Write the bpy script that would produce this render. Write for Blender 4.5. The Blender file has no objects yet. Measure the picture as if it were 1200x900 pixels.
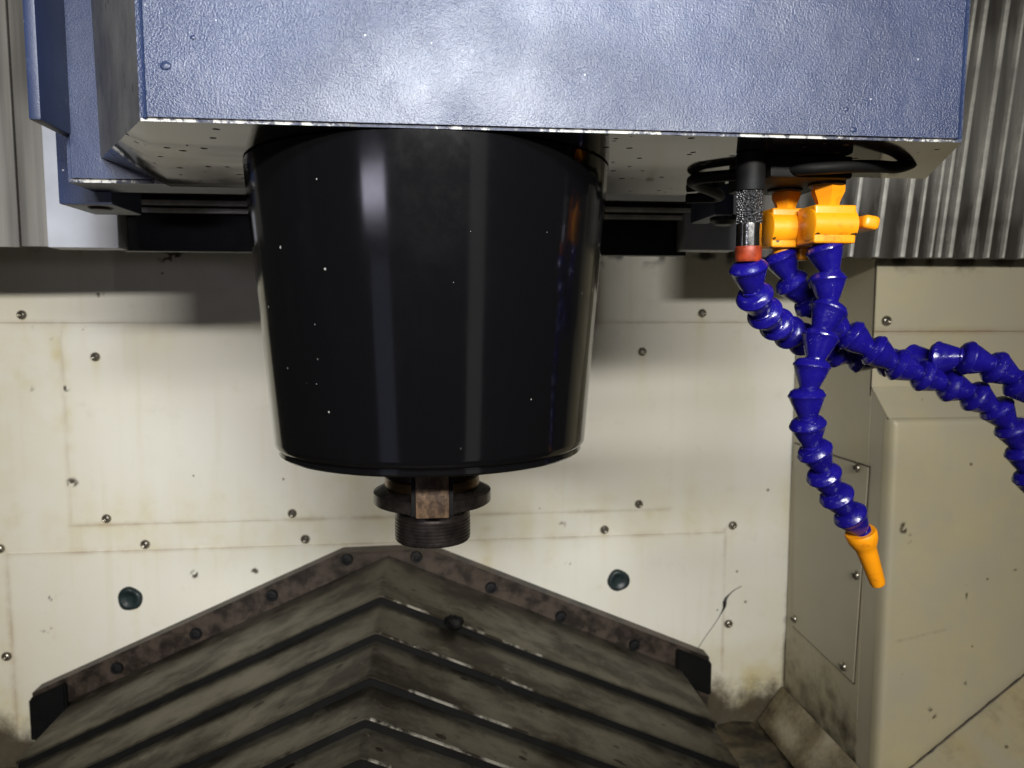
import bpy, bmesh, math, random
import numpy as np
from mathutils import Vector, Matrix, Quaternion, noise as mnoise

random.seed(7)
rng = np.random.default_rng(7)
sc = bpy.context.scene
COL = sc.collection

# ------------------------------------------------------------------ camera
CAM = Vector((0, 0, 0.60))
FPX = 870.0
PITCH, YAW = math.radians(5.1), math.radians(6.0)
cd = bpy.data.cameras.new('camera')
cam = bpy.data.objects.new('camera', cd); COL.objects.link(cam)
cam.location = CAM
cam.rotation_euler = (math.pi/2 - PITCH, 0, -YAW)
cd.sensor_width = 36; cd.lens = 36*FPX/1200
cd.dof.use_dof = True; cd.dof.focus_distance = 0.36; cd.dof.aperture_fstop = 17
cd.clip_start = 0.01; cd.clip_end = 50
sc.camera = cam
RC = cam.rotation_euler.to_matrix()

def P(px, py, Y):
    """point of the machine that stands at depth Y (metres) and shows at pixel px, py of the photograph"""
    d = RC @ Vector(((px-600)/FPX, (450-py)/FPX, -1))
    return CAM + d*(Y/d.y)

# ------------------------------------------------------------------ light
w = bpy.data.worlds.new('World'); sc.world = w; w.use_nodes = True
bg = w.node_tree.nodes['Background']
bg.inputs[0].default_value = (0.95, 0.90, 0.72, 1); bg.inputs[1].default_value = 0.02

def aim(o, target):
    o.rotation_euler = (Vector(target)-o.location).to_track_quat('-Z', 'Y').to_euler()

def lamp(name, kind, loc, target, power, color, **kw):
    l = bpy.data.lights.new(name, kind); l.energy = power; l.color = color
    for k, v in kw.items(): setattr(l, k, v)
    o = bpy.data.objects.new(name, l); COL.objects.link(o)
    o.location = loc; aim(o, target); return o

# long work light tube over the door, ceiling lamp, and three added area lights that streak the black cover
lamp('work_light_tube', 'AREA', (0.05, -0.60, 0.90), (-0.18, 0.93, 0.36), 7.2, (1.0, 0.975, 0.93),
     shape='RECTANGLE', size=0.76, size_y=0.05, spread=math.radians(95))
lamp('ceiling_lamp', 'AREA', (0.02, -0.30, 1.00), (0.02, 0.30, 0.80), 0.80, (0.76, 0.87, 1.0),
     shape='RECTANGLE', size=0.22, size_y=0.10, spread=math.radians(46))
lamp('added_streak_light_left', 'AREA', (-0.47, -0.42, 0.30), (0, 0.4, 0.50), 0.10, (0.66, 0.72, 1.0),
     shape='RECTANGLE', size=0.20, size_y=0.5)  # tall light added for the left streak on the black cover
lamp('added_streak_light_right', 'AREA', (0.42, -0.42, 0.40), (0, 0.4, 0.50), 0.13, (1.0, 0.97, 0.95),
     shape='RECTANGLE', size=0.16, size_y=0.75)  # added likewise, mirrors as the right streak on the cone
lamp('added_patch_light', 'AREA', (-0.50, -0.42, 0.66), (0, 0.4, 0.62), 0.42, (0.85, 0.82, 1.0),
     shape='RECTANGLE', size=0.22, size_y=0.07)  # small light added for the bright patch atop the left streak

sc.view_settings.view_transform = 'Standard'; sc.view_settings.look = 'None'
sc.view_settings.exposure = 0; sc.view_settings.gamma = 1
sc.cycles.use_denoising = True
sc.cycles.max_bounces = 8

# ------------------------------------------------------------------ materials
class N:
    def __init__(s, name):
        s.m = bpy.data.materials.new(name); s.m.use_nodes = True
        s.t = s.m.node_tree; s.b = s.t.nodes['Principled BSDF']
        s.co = s.t.nodes.new('ShaderNodeTexCoord')
    def new(s, k, **kw):
        n = s.t.nodes.new(k)
        for a, v in kw.items(): setattr(n, a, v)
        return n
    def link(s, a, b): s.t.links.new(a, b)
    def set(s, sock, v):
        if hasattr(v, 'is_linked') or isinstance(v, bpy.types.NodeSocket): s.link(v, sock)
        else: sock.default_value = v
    def mapped(s, scale=(1,1,1), rot=(0,0,0), src='Object'):
        mp = s.new('ShaderNodeMapping'); s.link(s.co.outputs[src], mp.inputs[0])
        mp.inputs['Scale'].default_value = scale; mp.inputs['Rotation'].default_value = rot
        return mp.outputs[0]
    def noise(s, scale, detail=4, rough=0.55, vec=None, dist=0.0):
        n = s.new('ShaderNodeTexNoise'); s.link(vec or s.co.outputs['Object'], n.inputs['Vector'])
        n.inputs['Scale'].default_value = scale; n.inputs['Detail'].default_value = detail
        n.inputs['Roughness'].default_value = rough; n.inputs['Distortion'].default_value = dist
        return n.outputs['Fac']
    def voro(s, scale, vec=None, feature='F1'):
        n = s.new('ShaderNodeTexVoronoi', feature=feature); s.link(vec or s.co.outputs['Object'], n.inputs['Vector'])
        n.inputs['Scale'].default_value = scale
        return n.outputs['Distance'], n.outputs['Color']
    def ramp(s, fac, lo, hi, a=0.0, b=1.0):
        n = s.new('ShaderNodeMapRange', interpolation_type='SMOOTHSTEP')
        s.set(n.inputs[0], fac); n.inputs[1].default_value = lo; n.inputs[2].default_value = hi
        n.inputs[3].default_value = a; n.inputs[4].default_value = b
        return n.outputs[0]
    def math(s, op, a, b=0.0, c=0.0):
        n = s.new('ShaderNodeMath', operation=op)
        s.set(n.inputs[0], a); s.set(n.inputs[1], b); s.set(n.inputs[2], c)
        return n.outputs[0]
    def mix(s, fac, a, b):
        n = s.new('ShaderNodeMix', data_type='RGBA')
        s.set(n.inputs[0], fac)
        for sock, v in ((n.inputs[6], a), (n.inputs[7], b)):
            if isinstance(v, tuple): sock.default_value = (*v, 1) if len(v) == 3 else v
            else: s.link(v, sock)
        return n.outputs[2]
    def attr(s, name):
        n = s.new('ShaderNodeAttribute'); n.attribute_name = name; return n.outputs['Fac']
    def bump(s, h, strength=0.3, dist=0.001, prev=None):
        n = s.new('ShaderNodeBump'); s.link(h, n.inputs['Height'])
        n.inputs['Strength'].default_value = strength; n.inputs['Distance'].default_value = dist
        if prev is not None: s.link(prev, n.inputs['Normal'])
        return n.outputs[0]
    def out(s, color, rough=0.5, metal=0.0, normal=None, **kw):
        s.set(s.b.inputs['Base Color'], (*color, 1) if isinstance(color, tuple) else color)
        s.set(s.b.inputs['Roughness'], rough); s.set(s.b.inputs['Metallic'], metal)
        if normal is not None: s.link(normal, s.b.inputs['Normal'])
        for k, v in kw.items(): s.set(s.b.inputs[k.replace('_', ' ')], v)
        return s.m

def specks(n, scale, size, density, stretch=(1,1,1)):
    """sparse irregular spots: 1 inside a spot"""
    d, c = n.voro(scale, n.mapped(stretch))
    sep = n.new('ShaderNodeSeparateColor'); n.link(c, sep.inputs[0])
    pick = n.math('LESS_THAN', sep.outputs[0], density)
    rad = n.math('MULTIPLY', sep.outputs[1], size)
    wob = n.math('MULTIPLY_ADD', n.noise(scale*2.5, 3), 0.5, 0.75)
    inside = n.math('LESS_THAN', n.math('MULTIPLY', d, wob), rad)
    return n.math('MULTIPLY', pick, inside)

def cream_paint(name, base, yellow=(0.56,0.47,0.20), speck=0.02):
    n = N(name)
    big = n.noise(5, 5, 0.6)
    c = n.mix(n.ramp(big, 0.35, 0.7, 0, 0.35), base, tuple(v*k for v, k in zip(base, (0.93, 0.90, 0.78))))
    sm = n.noise(38, 6, 0.65)
    c = n.mix(n.ramp(sm, 0.55, 0.8, 0, 0.22), c, (0.42, 0.38, 0.26))
    streak = n.noise(9, 5, 0.6, n.mapped((6, 6, 0.35)))
    c = n.mix(n.ramp(streak, 0.52, 0.78, 0, 0.22), c, (0.52, 0.44, 0.24))
    br = n.ramp(n.noise(30, 5, 0.65), 0.32, 0.62)
    c = n.mix(n.math('MULTIPLY', n.attr('yellow'), n.math('MULTIPLY_ADD', br, 0.6, 0.4)), c, yellow)
    fine = n.ramp(n.noise(160, 4, 0.7), 0.36, 0.62)
    c = n.mix(n.math('MULTIPLY', n.attr('rust'), n.math('MULTIPLY_ADD', br, 0.7, 0.25)), c, (0.26, 0.14, 0.065))
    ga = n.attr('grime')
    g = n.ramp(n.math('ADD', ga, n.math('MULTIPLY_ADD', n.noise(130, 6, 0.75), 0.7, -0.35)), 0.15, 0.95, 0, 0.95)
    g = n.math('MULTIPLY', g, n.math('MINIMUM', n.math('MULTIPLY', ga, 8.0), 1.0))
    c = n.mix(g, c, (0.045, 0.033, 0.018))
    sp = specks(n, 75, 0.20, speck)
    sp2 = specks(n, 21, 0.06, speck*1.3, (1, 1, 0.55))
    c = n.mix(n.math('MAXIMUM', n.math('MULTIPLY', sp, 0.75), n.math('MULTIPLY', sp2, 0.8)), c, (0.07, 0.055, 0.03))
    sc_ = n.noise(60, 3, 0.5, n.mapped((1, 1, 1)))
    nb = n.bump(n.noise(420, 3, 0.5), 0.12, 0.0006)
    nb = n.bump(n.noise(7, 2), 0.25, 0.006, nb)
    r = n.math('MULTIPLY_ADD', sm, 0.3, 0.27)
    return n.out(c, r, 0, nb)

M = {}
M['wall'] = cream_paint('cream_wall_paint', (0.72, 0.695, 0.61))
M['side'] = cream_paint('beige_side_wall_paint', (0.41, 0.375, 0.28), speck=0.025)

def head_paint(name, col, lump=1.0, gloss=0.36):
    n = N(name)
    v = n.noise(14, 4)
    c = n.mix(n.ramp(v, 0.35, 0.7), col, tuple(x*1.35 for x in col))
    c = n.mix(n.ramp(n.noise(55, 6, 0.7), 0.60, 0.78, 0, 0.35), c, (0.20, 0.20, 0.24))
    sp = specks(n, 190, 0.13, 0.07)
    c = n.mix(n.math('MULTIPLY', sp, 0.6), c, (0.40, 0.40, 0.42))
    h = n.math('MULTIPLY', n.noise(1150, 3, 0.6), n.ramp(n.noise(11, 3), 0.35, 0.65, 0.45, 1.0))
    h2 = n.noise(300, 2, 0.5)
    nb = n.bump(h, 0.58*lump, 0.0008)
    nb = n.bump(h2, 0.10*lump, 0.0012, nb)
    nb = n.bump(n.noise(16, 3), 0.22*lump, 0.010, nb)
    r = n.math('MULTIPLY_ADD', n.noise(40, 5), 0.16, gloss-0.08)
    return n.out(c, r, 0, nb, Specular_IOR_Level=0.5)
M['head'] = head_paint('slate_blue_textured_paint', (0.011, 0.018, 0.047), 1.0, 0.33)
M['flange'] = head_paint('slate_blue_flange_paint', (0.012, 0.020, 0.054), 0.5, 0.45)

n = N('chipped_edge_paint')
chip = n.math('ADD', n.math('MULTIPLY', n.noise(22, 3, 0.6), 0.55), n.math('MULTIPLY', n.noise(210, 6, 0.75), 0.6))
chip = n.ramp(chip, 0.56, 0.64)
c = n.mix(chip, (0.018, 0.022, 0.045), (0.42, 0.41, 0.38))
c = n.mix(n.ramp(n.noise(240, 3), 0.60, 0.68), c, (0.03, 0.03, 0.035))
M['edge'] = n.out(c, 0.55, 0, n.bump(n.noise(200, 4), 0.8, 0.002))

n = N('wet_gloss_underside_paint')
c = n.mix(n.noise(22, 6, 0.65), (0.026, 0.025, 0.022), (0.012, 0.012, 0.012))
dk = n.math('MAXIMUM', specks(n, 190, 0.36, 0.24), specks(n, 60, 0.18, 0.22, (0.5, 1, 1)))
c = n.mix(dk, c, (0.012, 0.010, 0.009))
r = n.ramp(n.noise(15, 5, 0.6, n.mapped((0.4, 2, 2))), 0.45, 0.75, 0.07, 0.26)
r = n.math('MAXIMUM', r, n.math('MULTIPLY', dk, 0.8))
nb = n.bump(n.noise(10, 3, 0.5, n.mapped((0.5, 1, 1))), 0.12, 0.004)
M['under'] = n.out(c, r, 0, n.bump(dk, 0.6, 0.001, nb), IOR=1.5)

n = N('gloss_black_paint')
sm = n.noise(30, 6, 0.65, n.mapped((1, 1, 0.25)))
c = n.mix(n.ramp(sm, 0.5, 0.8, 0, 0.5), (0.0022, 0.0022, 0.0026), (0.005, 0.005, 0.0055))
dust = specks(n, 190, 0.15, 0.22)
dens = n.ramp(n.noise(14, 3), 0.46, 0.56)
dust = n.math('MULTIPLY', dust, dens)
d2 = specks(n, 140, 0.055, 0.22, (1, 1, 1))
dm = n.math('MAXIMUM', dust, d2)
c = n.mix(dm, c, (0.20, 0.19, 0.175))
r = n.ramp(n.noise(26, 6, 0.7), 0.38, 0.72, 0.10, 0.145)
r = n.math('MAXIMUM', r, n.math('MULTIPLY', dm, 0.6))
nb = n.bump(n.noise(9, 2), 0.10, 0.004)
nb = n.bump(dm, 0.5, 0.0006, nb)
M['black'] = n.out(c, r, 0, nb, Specular_IOR_Level=0.5)

def plain(name, col, rough, metal=0.0, var=0.25, scale=60, bump=0.15, bd=0.0006, **kw):
    n = N(name)
    f = n.noise(scale, 5, 0.6)
    c = n.mix(n.ramp(f, 0.3, 0.72), tuple(v*(1-var) for v in col), tuple(min(1, v*(1+var)) for v in col))
    r = n.math('MULTIPLY_ADD', n.noise(scale*1.7, 4), 0.22, rough-0.11)
    return n.out(c, r, metal, n.bump(n.noise(scale*3, 3), bump, bd), **kw)
M['rubber'] = plain('black_rubber', (0.004, 0.004, 0.004), 0.6, Specular_IOR_Level=0.15)
M['blackmetal'] = plain('black_oily_metal', (0.007, 0.007, 0.008), 0.45, Specular_IOR_Level=0.3)
M['recess'] = plain('dark_oily_plate', (0.006, 0.006, 0.007), 0.45, Specular_IOR_Level=0.25)
M['rail'] = plain('bright_steel_edge', (0.72, 0.70, 0.65), 0.35, 0.1)
M['chrome'] = plain('chromed_tube', (0.75, 0.75, 0.75), 0.12, 1.0, 0.1)
M['greyplate'] = plain('light_grey_painted_plate', (0.38, 0.39, 0.43), 0.45, 0, 0.1, 20)
n = N('blue_hose_plastic')
oi = n.new('ShaderNodeObjectInfo')
off = n.new('ShaderNodeVectorMath', operation='MULTIPLY_ADD'); n.link(oi.outputs['Random'], off.inputs[0]); off.inputs[1].default_value = (3, 5, 7); n.link(n.co.outputs['Object'], off.inputs[2])
hv = off.outputs[0]
c = n.mix(n.noise(90, 4, vec=hv), (0.005, 0.003, 0.095), (0.008, 0.005, 0.175))
film = n.ramp(n.noise(150, 6, 0.72, vec=hv), 0.55, 0.74, 0, 0.55)
c = n.mix(film, c, (0.010, 0.009, 0.055))
pit = n.ramp(n.voro(700, hv)[0], 0.0, 0.22, 1, 0)
pit = n.math('MULTIPLY', pit, n.ramp(n.noise(120, 3, vec=hv), 0.52, 0.6))
c = n.mix(n.math('MULTIPLY', pit, 0.35), c, (0.34, 0.34, 0.42))
r = n.ramp(n.noise(180, 5, 0.7, vec=hv), 0.35, 0.7, 0.14, 0.34)
nb = n.bump(n.noise(420, 4, 0.6, vec=hv), 0.22, 0.0007)
M['hose'] = n.out(c, r, 0, n.bump(pit, 0.4, 0.0006, nb))
n = N('orange_hose_plastic')
c = n.mix(n.ramp(n.noise(110, 6, 0.7), 0.52, 0.72, 0, 0.8), (0.72, 0.255, 0.003), (0.34, 0.105, 0.005))
c = n.mix(specks(n, 200, 0.3, 0.10), c, (0.06, 0.025, 0.008))
M['orange'] = n.out(c, 0.38, 0, n.bump(n.noise(220, 3), 0.2, 0.0006))
M['red'] = plain('red_orange_plastic', (0.20, 0.026, 0.007), 0.4, 0, 0.5, 150)
n = N('knurled_steel')
k = n.voro(900)[0]
M['knurl'] = n.out((0.10, 0.10, 0.10), 0.4, 0.8, n.bump(k, 1.0, 0.002))
M['toolsteel'] = plain('blackened_tool_steel', (0.055, 0.045, 0.042), 0.30, 0.85, 0.4, 120)
n = N('bronzed_tool_steel')
c = n.mix(n.noise(90, 5), (0.08, 0.05, 0.025), (0.26, 0.16, 0.08))
M['groove'] = n.out(c, 0.34, 0.85, n.bump(n.noise(300, 3), 0.2, 0.0005))
n = N('rusty_drive_key')
c = n.mix(n.ramp(n.noise(130, 6, 0.7, n.mapped((1, 1, 0.5))), 0.35, 0.68), (0.030, 0.017, 0.010), (0.15, 0.093, 0.052))
M['key'] = n.out(c, 0.5, 0.35, n.bump(n.noise(250, 4), 0.4, 0.001))
n = N('screw_steel')
c = n.mix(n.noise(300, 4), (0.16, 0.14, 0.10), (0.45, 0.42, 0.36))
M['screw'] = n.out(c, 0.28, 0.9)
M['plug'] = plain('dark_green_black_rubber_plug', (0.010, 0.020, 0.020), 0.45)
n = N('oily_way_cover_steel')
f = n.noise(11, 6, 0.65, n.mapped((1, 1.6, 1.6)))
c = n.mix(n.ramp(f, 0.36, 0.62), (0.040, 0.034, 0.025), (0.150, 0.138, 0.106))
c = n.mix(n.ramp(n.noise(45, 6, 0.7), 0.55, 0.72, 0, 0.75), c, (0.030, 0.023, 0.016))
c = n.mix(n.ramp(n.noise(24, 5, 0.7), 0.60, 0.74, 0, 0.6), c, (0.24, 0.22, 0.17))
c = n.mix(specks(n, 70, 0.3, 0.12, (0.6, 1, 1)), c, (0.03, 0.022, 0.016))
scr = n.ramp(n.noise(45, 6, 0.75, n.mapped((0.5, 9, 9), (0, 0.4, 0))), 0.56, 0.70, 0, 0.45)
c = n.mix(scr, c, (0.20, 0.18, 0.14))
r = n.math('MULTIPLY_ADD', n.noise(30, 5, 0.65), 0.34, 0.24)
M['way'] = n.out(c, r, 0.75, n.bump(n.noise(60, 5, 0.65), 0.3, 0.0015))
n = N('painted_lip_glint')  # light caught by the rim, put into the colour as bright steel
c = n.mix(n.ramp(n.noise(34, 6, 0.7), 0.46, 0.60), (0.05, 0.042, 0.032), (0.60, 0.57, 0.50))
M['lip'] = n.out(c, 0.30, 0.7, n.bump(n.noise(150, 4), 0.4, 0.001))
n = N('rusty_brown_bracket_steel')
c = n.mix(n.ramp(n.noise(40, 6, 0.7), 0.38, 0.62), (0.016, 0.011, 0.008), (0.075, 0.055, 0.042))
M['bracket'] = n.out(c, 0.48, 0.3, n.bump(n.noise(120, 4), 0.3, 0.001))
n = N('stained_stainless_sheet')
st = n.noise(7, 4, 0.6, n.mapped((5, 5, 0.25)))
c = n.mix(n.ramp(st, 0.35, 0.65), (0.11, 0.105, 0.095), (0.23, 0.22, 0.20))
c = n.mix(n.math('MULTIPLY', n.attr('grime'), n.ramp(n.noise(14, 5, 0.65, n.mapped((3, 3, 0.8))), 0.25, 0.50)), c, (0.035, 0.03, 0.024))
M['stain'] = n.out(c, n.math('MULTIPLY_ADD', st, 0.25, 0.30), 0.35, n.bump(n.noise(10, 3, 0.5, n.mapped((6, 6, 0.2))), 0.10, 0.0006))
n = N('oily_chamber_floor')
c = n.mix(n.ramp(n.noise(12, 6, 0.7), 0.38, 0.62), (0.012, 0.011, 0.009), (0.12, 0.095, 0.055))
M['floor'] = n.out(c, 0.4, 0, n.bump(n.noise(60, 4), 0.5, 0.003))

# ------------------------------------------------------------------ helpers
def mesh_obj(name, bm, mat, parent=None, smooth=False, loc=None):
    me = bpy.data.meshes.new(name)
    bm.normal_update()
    bm.to_mesh(me); bm.free()
    mats = mat if isinstance(mat, (list, tuple)) else [mat]
    for m_ in mats: me.materials.append(M[m_])
    if smooth:
        for p in me.polygons: p.use_smooth = True
        try: me.set_sharp_from_angle(angle=math.radians(smooth if smooth is not True else 40))
        except Exception: pass
    o = bpy.data.objects.new(name, me); COL.objects.link(o)
    if parent is not None: attach(o, parent)
    return o

def wmat(o):
    m_ = o.matrix_basis.copy()
    while o.parent is not None:
        o = o.parent; m_ = o.matrix_basis @ m_
    return m_

def attach(o, parent):
    """keep o where it stands and make it a part of parent"""
    mw = o.matrix_basis.copy()
    o.parent = parent
    o.matrix_basis = wmat(parent).inverted() @ mw

def tag(o, label, cat, group=None, kind=None):
    o['label'] = label; o['category'] = cat
    if group: o['group'] = group
    if kind: o['kind'] = kind
    return o

def thing(name, loc, label, cat, group=None, kind=None):
    o = bpy.data.objects.new(name, None); COL.objects.link(o); o.location = loc
    o.empty_display_size = 0.01
    return tag(o, label, cat, group, kind)

def box(bm, lo, hi, bevel=0.0, seg=2):
    r = bmesh.ops.create_cube(bm, size=1)
    vs = r['verts']
    lo, hi = Vector(lo), Vector(hi)
    for v in vs: v.co = Vector(((lo[i]+hi[i])/2 + v.co[i]*(hi[i]-lo[i]) for i in range(3)))
    if bevel > 0:
        es = {e for v in vs for e in v.link_edges}
        bmesh.ops.bevel(bm, geom=list(es), offset=bevel, segments=seg, affect='EDGES', profile=0.6)

def boxobj(name, lo, hi, mat, parent=None, bevel=0.0):
    bm = bmesh.new(); box(bm, lo, hi, bevel)
    return mesh_obj(name, bm, mat, parent, smooth=30 if bevel else False)

def lathe(bm, prof, seg=64, center=(0,0,0), mat_of=None, cap=True):
    """prof: (radius, z) list from top to bottom"""
    rings = []
    for r, z in prof:
        rings.append([bm.verts.new((center[0]+r*math.cos(2*math.pi*k/seg), center[1]+r*math.sin(2*math.pi*k/seg), center[2]+z)) for k in range(seg)])
    for i in range(len(rings)-1):
        for k in range(seg):
            f = bm.faces.new((rings[i][k], rings[i+1][k], rings[i+1][(k+1) % seg], rings[i][(k+1) % seg]))
            if mat_of: f.material_index = mat_of(i)
    if cap:
        bm.faces.new(rings[0]); bm.faces.new(list(reversed(rings[-1])))
    bmesh.ops.recalc_face_normals(bm, faces=bm.faces)

def tube(bm, pts, rad, seg=10, closed_ends=True):
    pts = [Vector(p) for p in pts]
    rings = []
    up = Vector((0, 0, 1))
    for i, p in enumerate(pts):
        t = (pts[min(i+1, len(pts)-1)]-pts[max(i-1, 0)]).normalized()
        a = t.cross(up)
        if a.length < 1e-3: a = t.cross(Vector((0, 1, 0)))
        a.normalize(); b = t.cross(a)
        rr = rad[i] if isinstance(rad, (list, tuple)) else rad
        rings.append([bm.verts.new(p + rr*(math.cos(2*math.pi*k/seg)*a + math.sin(2*math.pi*k/seg)*b)) for k in range(seg)])
    for i in range(len(rings)-1):
        for k in range(seg):
            bm.faces.new((rings[i][k], rings[i][(k+1) % seg], rings[i+1][(k+1) % seg], rings[i+1][k]))
    if closed_ends:
        bm.faces.new(rings[0]); bm.faces.new(rings[-1])
    bmesh.ops.recalc_face_normals(bm, faces=bm.faces)

def spline(pts, n=400):
    """Catmull-Rom through pts, returned as dense points"""
    p = [Vector(q) for q in pts]
    p = [p[0]*2-p[1]] + p + [p[-1]*2-p[-2]]
    out = []
    per = max(4, n//(len(p)-3))
    for i in range(1, len(p)-2):
        for k in range(per):
            t = k/per
            out.append(0.5*((2*p[i]) + (p[i+1]-p[i-1])*t + (2*p[i-1]-5*p[i]+4*p[i+1]-p[i+2])*t*t + (3*p[i]-p[i-1]-3*p[i+1]+p[i+2])*t**3))
    out.append(p[-2])
    return out

def prism(bm, poly, y0, y1):
    """poly: (x, z) outline, extruded from y0 to y1"""
    a = [bm.verts.new((x, y0, z)) for x, z in poly]
    b = [bm.verts.new((x, y1, z)) for x, z in poly]
    bm.faces.new(a); bm.faces.new(list(reversed(b)))
    k = len(poly)
    for i in range(k):
        bm.faces.new((a[i], a[(i+1) % k], b[(i+1) % k], b[i]))
    bmesh.ops.recalc_face_normals(bm, faces=bm.faces)

# dense sheet with stain masks ---------------------------------------------
def sheet(name, O, U, V, lu, lv, res, thick, mat, parent, masks, relief=None):
    """flat sheet from corner O along unit U (lu) and unit V (lv), thick behind; masks(points)->dict of attributes"""
    O, U, V = Vector(O), Vector(U), Vector(V); W = U.cross(V)          # W looks out of the wall
    nu, nv = max(2, int(lu/res)+1), max(2, int(lv/res)+1)
    a = np.linspace(0, lu, nu); b = np.linspace(0, lv, nv)
    A, B = np.meshgrid(a, b, indexing='ij')
    pts = np.array(O)[None, None] + A[..., None]*np.array(U) + B[..., None]*np.array(V)
    if relief is not None: pts = pts + relief(A, B)[..., None]*np.array(W)
    back = []
    top = pts.reshape(-1, 3)
    idx = np.arange(nu*nv).reshape(nu, nv)
    quads = np.stack([idx[:-1, :-1], idx[1:, :-1], idx[1:, 1:], idx[:-1, 1:]], -1).reshape(-1, 4)
    rim = np.concatenate([idx[:, 0], idx[-1, 1:], idx[-2::-1, -1], idx[0, -2:0:-1]])
    bpts = top[rim] - thick*np.array(W)
    nb = len(top); m_ = len(rim)
    k = np.arange(m_); kn = (k+1) % m_
    side = np.stack([rim[k], nb+k, nb+kn, rim[kn]], -1)
    faces = quads.tolist() + side.tolist() + [list(range(nb+m_-1, nb-1, -1))]
    me = bpy.data.meshes.new(name)
    allp = np.concatenate([top, bpts])
    me.from_pydata(allp.tolist(), [], faces)
    me.update()
    d = masks(allp) if masks else {}
    for key in ('rust', 'grime', 'yellow'):
        at = me.attributes.new(key, 'FLOAT', 'POINT')
        at.data.foreach_set('value', np.clip(d.get(key, np.zeros(len(allp))), 0, 1).astype(np.float32))
    me.materials.append(M[mat])
    o = bpy.data.objects.new(name, me); COL.objects.link(o)
    if parent is not None: attach(o, parent)
    return o

def vnoise(x, y, s, seed=0):
    """smooth value noise for stain outlines"""
    g = np.random.default_rng(seed).random((257, 257))
    x = x*s + 40; y = y*s + 40
    xi, yi = np.floor(x).astype(int), np.floor(y).astype(int)
    fx, fy = x-xi, y-yi
    fx, fy = fx*fx*(3-2*fx), fy*fy*(3-2*fy)
    G = lambda i, j: g[i % 257, j % 257]
    return (G(xi, yi)*(1-fx)+G(xi+1, yi)*fx)*(1-fy) + (G(xi, yi+1)*(1-fx)+G(xi+1, yi+1)*fx)*fy

def screw_mesh():
    bm = bmesh.new(); R = 0.0056; seg = 20
    prof = [(R, 0), (R, 0.0006), (R*0.94, 0.0018), (R*0.78, 0.0030), (R*0.54, 0.0037), (R*0.50, 0.0036), (R*0.46, 0.0016)]
    lathe(bm, [(r, -z) for r, z in prof][::1], seg)
    for v in bm.verts: v.co = Vector((v.co.x, v.co.z, -v.co.y))   # axis to -Y: head looks at the camera
    bmesh.ops.recalc_face_normals(bm, faces=bm.faces)
    me = bpy.data.meshes.new('screw'); bm.to_mesh(me); bm.free()
    me.materials.append(M['screw'])
    for p in me.polygons: p.use_smooth = True
    me.set_sharp_from_angle(angle=math.radians(50))
    return me
SCREW = screw_mesh()
def screw(loc, parent, rz=0.0, s=1.0):
    o = bpy.data.objects.new('screw', SCREW); COL.objects.link(o)
    o.matrix_basis = Matrix.Translation(loc) @ Matrix.Rotation(rz, 4, 'Z') @ Matrix.Rotation(random.uniform(0, 6), 4, 'Y') @ Matrix.Scale(s, 4)
    attach(o, parent); return o

# ================================================================== BACK WALL
YW = 0.93
def wx(px, py=500): return P(px, py, YW).x
def wz(px, py): return P(px, py, YW).z
XL, XC = wx(-120), wx(925, 600)
ZT, ZB = 0.80, 0.02
SEAM_TOP = wz(430, 378)
PL2 = (wx(78), wx(786), wz(430, 606), wz(430, 386))     # big plate  x0 x1 z0 z1
PL3 = (wx(12, 700), wx(848, 700), 0.055, wz(430, 636))     # lower plate
wall_screws = [(27,369),(822,367),(113,418),(752,412),(126,607),(343,601),(748,590),(171,637),(358,631),(708,620),(858,615),(853,730),(9,768),(1,642)]
WS = [(wx(x, y), wz(x, y)) for x, y in wall_screws]

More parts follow.
